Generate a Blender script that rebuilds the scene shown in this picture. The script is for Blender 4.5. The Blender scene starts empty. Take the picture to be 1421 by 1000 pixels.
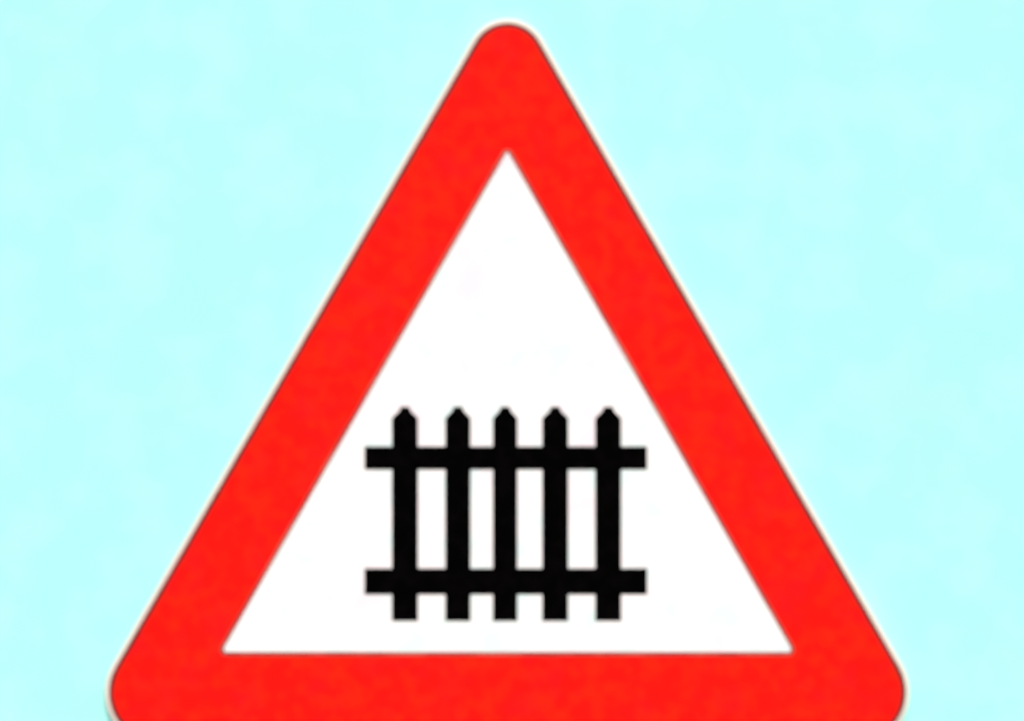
import bpy, bmesh, math
from mathutils import Vector

scene = bpy.context.scene
col = scene.collection
S = 0.0008            # metres per photograph pixel on the plane of the sign
CX, CY = 710.5, 500.0
ZC = 2.0              # height of the middle of the view above the ground


# ------------------------------------------------------------------ materials
def material(name, base, rough, spec=0.3, mottle=None, scale=30.0, amount=0.5,
             bump=0.0, bump_scale=300.0, dirt=None, dirt_amount=0.0):
    """Matte paint or film: a base colour that drifts softly to a second one,
    a fine surface grain, and optional faint wear."""
    m = bpy.data.materials.new(name)
    m.use_nodes = True
    nt = m.node_tree
    b = nt.nodes['Principled BSDF']
    b.inputs['Roughness'].default_value = rough
    b.inputs['Specular IOR Level'].default_value = spec
    b.inputs['Base Color'].default_value = (*base, 1)
    tc = nt.nodes.new('ShaderNodeTexCoord')
    last = None
    if mottle:
        n = nt.nodes.new('ShaderNodeTexNoise')
        n.inputs['Scale'].default_value = scale
        n.inputs['Detail'].default_value = 3.0
        n.inputs['Roughness'].default_value = 0.55
        nt.links.new(tc.outputs['Object'], n.inputs['Vector'])
        r = nt.nodes.new('ShaderNodeMapRange')
        r.interpolation_type = 'SMOOTHSTEP'
        r.inputs['From Min'].default_value = 0.38
        r.inputs['From Max'].default_value = 0.68
        r.inputs['To Max'].default_value = amount
        nt.links.new(n.outputs['Fac'], r.inputs['Value'])
        mx = nt.nodes.new('ShaderNodeMix')
        mx.data_type = 'RGBA'
        mx.inputs['A'].default_value = (*base, 1)
        mx.inputs['B'].default_value = (*mottle, 1)
        nt.links.new(r.outputs['Result'], mx.inputs['Factor'])
        last = mx.outputs['Result']
    if dirt:
        n = nt.nodes.new('ShaderNodeTexNoise')
        n.inputs['Scale'].default_value = scale * 0.55
        n.inputs['Detail'].default_value = 4.0
        mp = nt.nodes.new('ShaderNodeMapping')
        mp.inputs['Location'].default_value = (3.1, 7.7, 1.9)
        nt.links.new(tc.outputs['Object'], mp.inputs['Vector'])
        nt.links.new(mp.outputs['Vector'], n.inputs['Vector'])
        r = nt.nodes.new('ShaderNodeMapRange')
        r.interpolation_type = 'SMOOTHSTEP'
        r.inputs['From Min'].default_value = 0.45
        r.inputs['From Max'].default_value = 0.75
        r.inputs['To Max'].default_value = dirt_amount
        nt.links.new(n.outputs['Fac'], r.inputs['Value'])
        mx = nt.nodes.new('ShaderNodeMix')
        mx.data_type = 'RGBA'
        if last:
            nt.links.new(last, mx.inputs['A'])
        else:
            mx.inputs['A'].default_value = (*base, 1)
        mx.inputs['B'].default_value = (*dirt, 1)
        nt.links.new(r.outputs['Result'], mx.inputs['Factor'])
        last = mx.outputs['Result']
    if last:
        nt.links.new(last, b.inputs['Base Color'])
    if bump:
        n = nt.nodes.new('ShaderNodeTexNoise')
        n.inputs['Scale'].default_value = bump_scale
        n.inputs['Detail'].default_value = 4.0
        nt.links.new(tc.outputs['Object'], n.inputs['Vector'])
        bp = nt.nodes.new('ShaderNodeBump')
        bp.inputs['Strength'].default_value = bump
        bp.inputs['Distance'].default_value = 0.0006
        nt.links.new(n.outputs['Fac'], bp.inputs['Height'])
        nt.links.new(bp.outputs['Normal'], b.inputs['Normal'])
    return m


M_board = material('pale_cyan_paint', (0.345, 0.80, 0.80), 0.85, 0.08,
                   mottle=(0.455, 0.74, 0.80), scale=13.0, amount=0.36,
                   dirt=(0.335, 0.80, 0.74), dirt_amount=0.35, bump=0.12, bump_scale=220)
M_red = material('red_film', (0.80, 0.0062, 0.0040), 0.75, 0.05,
                 mottle=(0.68, 0.018, 0.004), scale=55.0, amount=0.65,
                 dirt=(0.66, 0.006, 0.012), dirt_amount=0.5, bump=0.06)
M_white = material('white_film', (0.80, 0.80, 0.84), 0.6, 0.15,
                   mottle=(0.60, 0.80, 0.82), scale=26.0, amount=0.7,
                   dirt=(0.80, 0.60, 0.74), dirt_amount=0.45, bump=0.05)
M_rim = material('off_white_enamel', (0.72, 0.66, 0.60), 0.5, 0.2,
                 mottle=(0.74, 0.60, 0.58), scale=30.0, amount=0.7)
M_line = material('dark_red_line', (0.12, 0.018, 0.018), 0.6, 0.12,
                  mottle=(0.20, 0.02, 0.02), scale=40.0, amount=0.8)
M_line2 = material('brown_red_line', (0.30, 0.045, 0.04), 0.6, 0.12,
                   mottle=(0.42, 0.10, 0.08), scale=25.0, amount=0.9)
M_black = material('black_film', (0.0008, 0.0008, 0.0008), 0.85, 0.0,
                   mottle=(0.0025, 0.002, 0.0022), scale=60.0, amount=0.6)


# ------------------------------------------------------------------- geometry
def P(x, y):
    """Photograph pixel -> metres in the plane of the sign (x right, z up)."""
    return ((x - CX) * S, (CY - y) * S)


def triangle(apex_y, slope, base_y, r_top, r_bot, cx=704.0, n=14):
    """Outline of an isosceles triangle with rounded corners, in pixels,
    counter-clockwise seen from the front."""
    a = math.atan(slope)
    pts = []
    cy = apex_y + r_top / math.sin(a)              # arc at the top
    for i in range(n + 1):
        t = a + (math.pi - 2 * a) * i / n          # right side normal -> left
        pts.append((cx + r_top * math.cos(t), cy - r_top * math.sin(t)))
    cyb = base_y - r_bot                           # arcs at the base
    half = slope * (cyb - apex_y) - r_bot / math.cos(a)
    for i in range(n + 1):
        t = math.pi - a + (a + math.pi / 2) * i / n
        pts.append((cx - half + r_bot * math.cos(t), cyb - r_bot * math.sin(t)))
    for i in range(n + 1):
        t = -math.pi / 2 + (a + math.pi / 2) * i / n
        pts.append((cx + half + r_bot * math.cos(t), cyb - r_bot * math.sin(t)))
    return [P(*p) for p in pts]


def grown(apex_y, slope, base_y, r_top, r_bot, d):
    """The same outline moved outwards by d pixels."""
    a = math.atan(slope)
    return triangle(apex_y - d / math.sin(a), slope, base_y + d, max(r_top + d, 1.0), max(r_bot + d, 1.0))


def slab(name, outline, y_back, y_front, mat, parent=None, bevel=0.0, seg=2):
    """A plate with the given outline, from y_back to y_front (front = -y)."""
    bm = bmesh.new()
    f = [bm.verts.new((x, y_front, z)) for x, z in outline]
    face = bm.faces.new(f)
    k = [bm.verts.new((x, y_back, z)) for x, z in outline]
    bm.faces.new(list(reversed(k)))
    n = len(f)
    for i in range(n):
        j = (i + 1) % n
        bm.faces.new((f[i], k[i], k[j], f[j]))
    bmesh.ops.recalc_face_normals(bm, faces=bm.faces)
    if bevel:
        bmesh.ops.bevel(bm, geom=list(face.edges), offset=bevel, segments=seg,
                        profile=0.5, affect='EDGES')
    me = bpy.data.meshes.new(name)
    bm.to_mesh(me)
    bm.free()
    me.materials.append(mat)
    o = bpy.data.objects.new(name, me)
    col.objects.link(o)
    o.parent = parent
    return o


# ------------------------------------------------------------- the background
board = slab('background', [(-3.2, -2.0), (3.2, -2.0), (3.2, 2.2), (-3.2, 2.2)],
             0.06, 0.0, M_board, bevel=0.004)
board.location = (0, 0, ZC)
board['kind'] = 'structure'
board['label'] = 'plain pale cyan background behind the red triangular sign'

# -------------------------------------------------------------- the road sign
sign = bpy.data.objects.new('road_sign', None)
col.objects.link(sign)
sign.location = (0, 0, ZC)
sign['label'] = 'red bordered white triangular warning sign with black picket fence symbol'
sign['category'] = 'road sign'

OUT = (-19.0, 0.576, 1030.0, 51.0, 70.0)      # outer edge of the printed triangle
INN = (210.0, 0.571, 904.0, 2.5, 4.0)        # outer edge of the white field

plate = slab('plate', grown(*OUT, 6.0), -0.0015, -0.0125, M_rim, sign, bevel=0.0022, seg=3)
slab('outline', triangle(*OUT), -0.0120, -0.0128, M_line, sign, bevel=0.0002)
red = slab('red_border', grown(*OUT, -6.0), -0.0124, -0.0133, M_red, sign, bevel=0.0003)
slab('inner_outline', grown(*INN, 5.5), -0.0130, -0.0136, M_line2, sign, bevel=0.0002)
face = slab('white_face', triangle(*INN), -0.0133, -0.0139, M_white, sign, bevel=0.0002)

# black picket fence: five pointed pales and two rails on the white face
for x, w in ((562, 36), (635.5, 35), (701, 34), (770.5, 36), (844, 36)):
    h = w / 2
    pts = [(x - 6, 564), (x - 8, 570), (x - h, 580), (x - h, 861), (x + h, 861), (x + h, 580), (x + 8, 570), (x + 6, 564)]
    slab('pale', [P(*p) for p in pts], -0.0136, -0.0143, M_black, face, bevel=0.0002)
for y0, y1 in ((619, 651), (788, 824)):
    pts = [(506, y0), (506, y1), (898, y1), (898, y0)]
    slab('rail', [P(*p) for p in pts], -0.0137, -0.0146, M_black, face, bevel=0.0002)

# --------------------------------------------------------------------- camera
cam = bpy.data.cameras.new('camera')
cam.lens = 85
cam.sensor_width = 36
co = bpy.data.objects.new('camera', cam)
col.objects.link(co)
D = 1421 * S * 85 / 36
co.location = (0, -D - 0.0135, ZC)
co.rotation_euler = (math.pi / 2, 0, 0)
cam.clip_start = 0.05
cam.clip_end = 500
cam.dof.use_dof = True                        # the photograph is slightly soft
cam.dof.focus_distance = D * 0.90
cam.dof.aperture_fstop = 1.3
scene.camera = co

# ---------------------------------------------------------------------- light
EL, AZ = math.radians(38), math.radians(8)    # sun behind the camera, soft
w = bpy.data.worlds.new('World')
scene.world = w
w.use_nodes = True
nt = w.node_tree
sky = nt.nodes.new('ShaderNodeTexSky')
sky.sky_type = 'NISHITA'
sky.sun_disc = False
sky.sun_elevation = EL
sky.sun_rotation = math.pi - AZ
sky.dust_density = 4.0
bg = nt.nodes['Background']
bg.inputs['Strength'].default_value = 0.06
nt.links.new(sky.outputs['Color'], bg.inputs['Color'])
sun = bpy.data.lights.new('sun', 'SUN')
sun.energy = 1.5
sun.angle = math.radians(14)
sun.color = (1.0, 0.95, 0.88)
so = bpy.data.objects.new('sun', sun)
col.objects.link(so)
dirv = Vector((math.sin(AZ) * math.cos(EL), -math.cos(AZ) * math.cos(EL), math.sin(EL)))
so.rotation_euler = dirv.to_track_quat('Z', 'Y').to_euler()
so.location = dirv * 20

vs = scene.view_settings
vs.view_transform = 'Standard'
vs.look = 'None'
vs.gamma = 1
vs.use_curve_mapping = False
vs.exposure = 1.0
scene.render.engine = 'CYCLES'
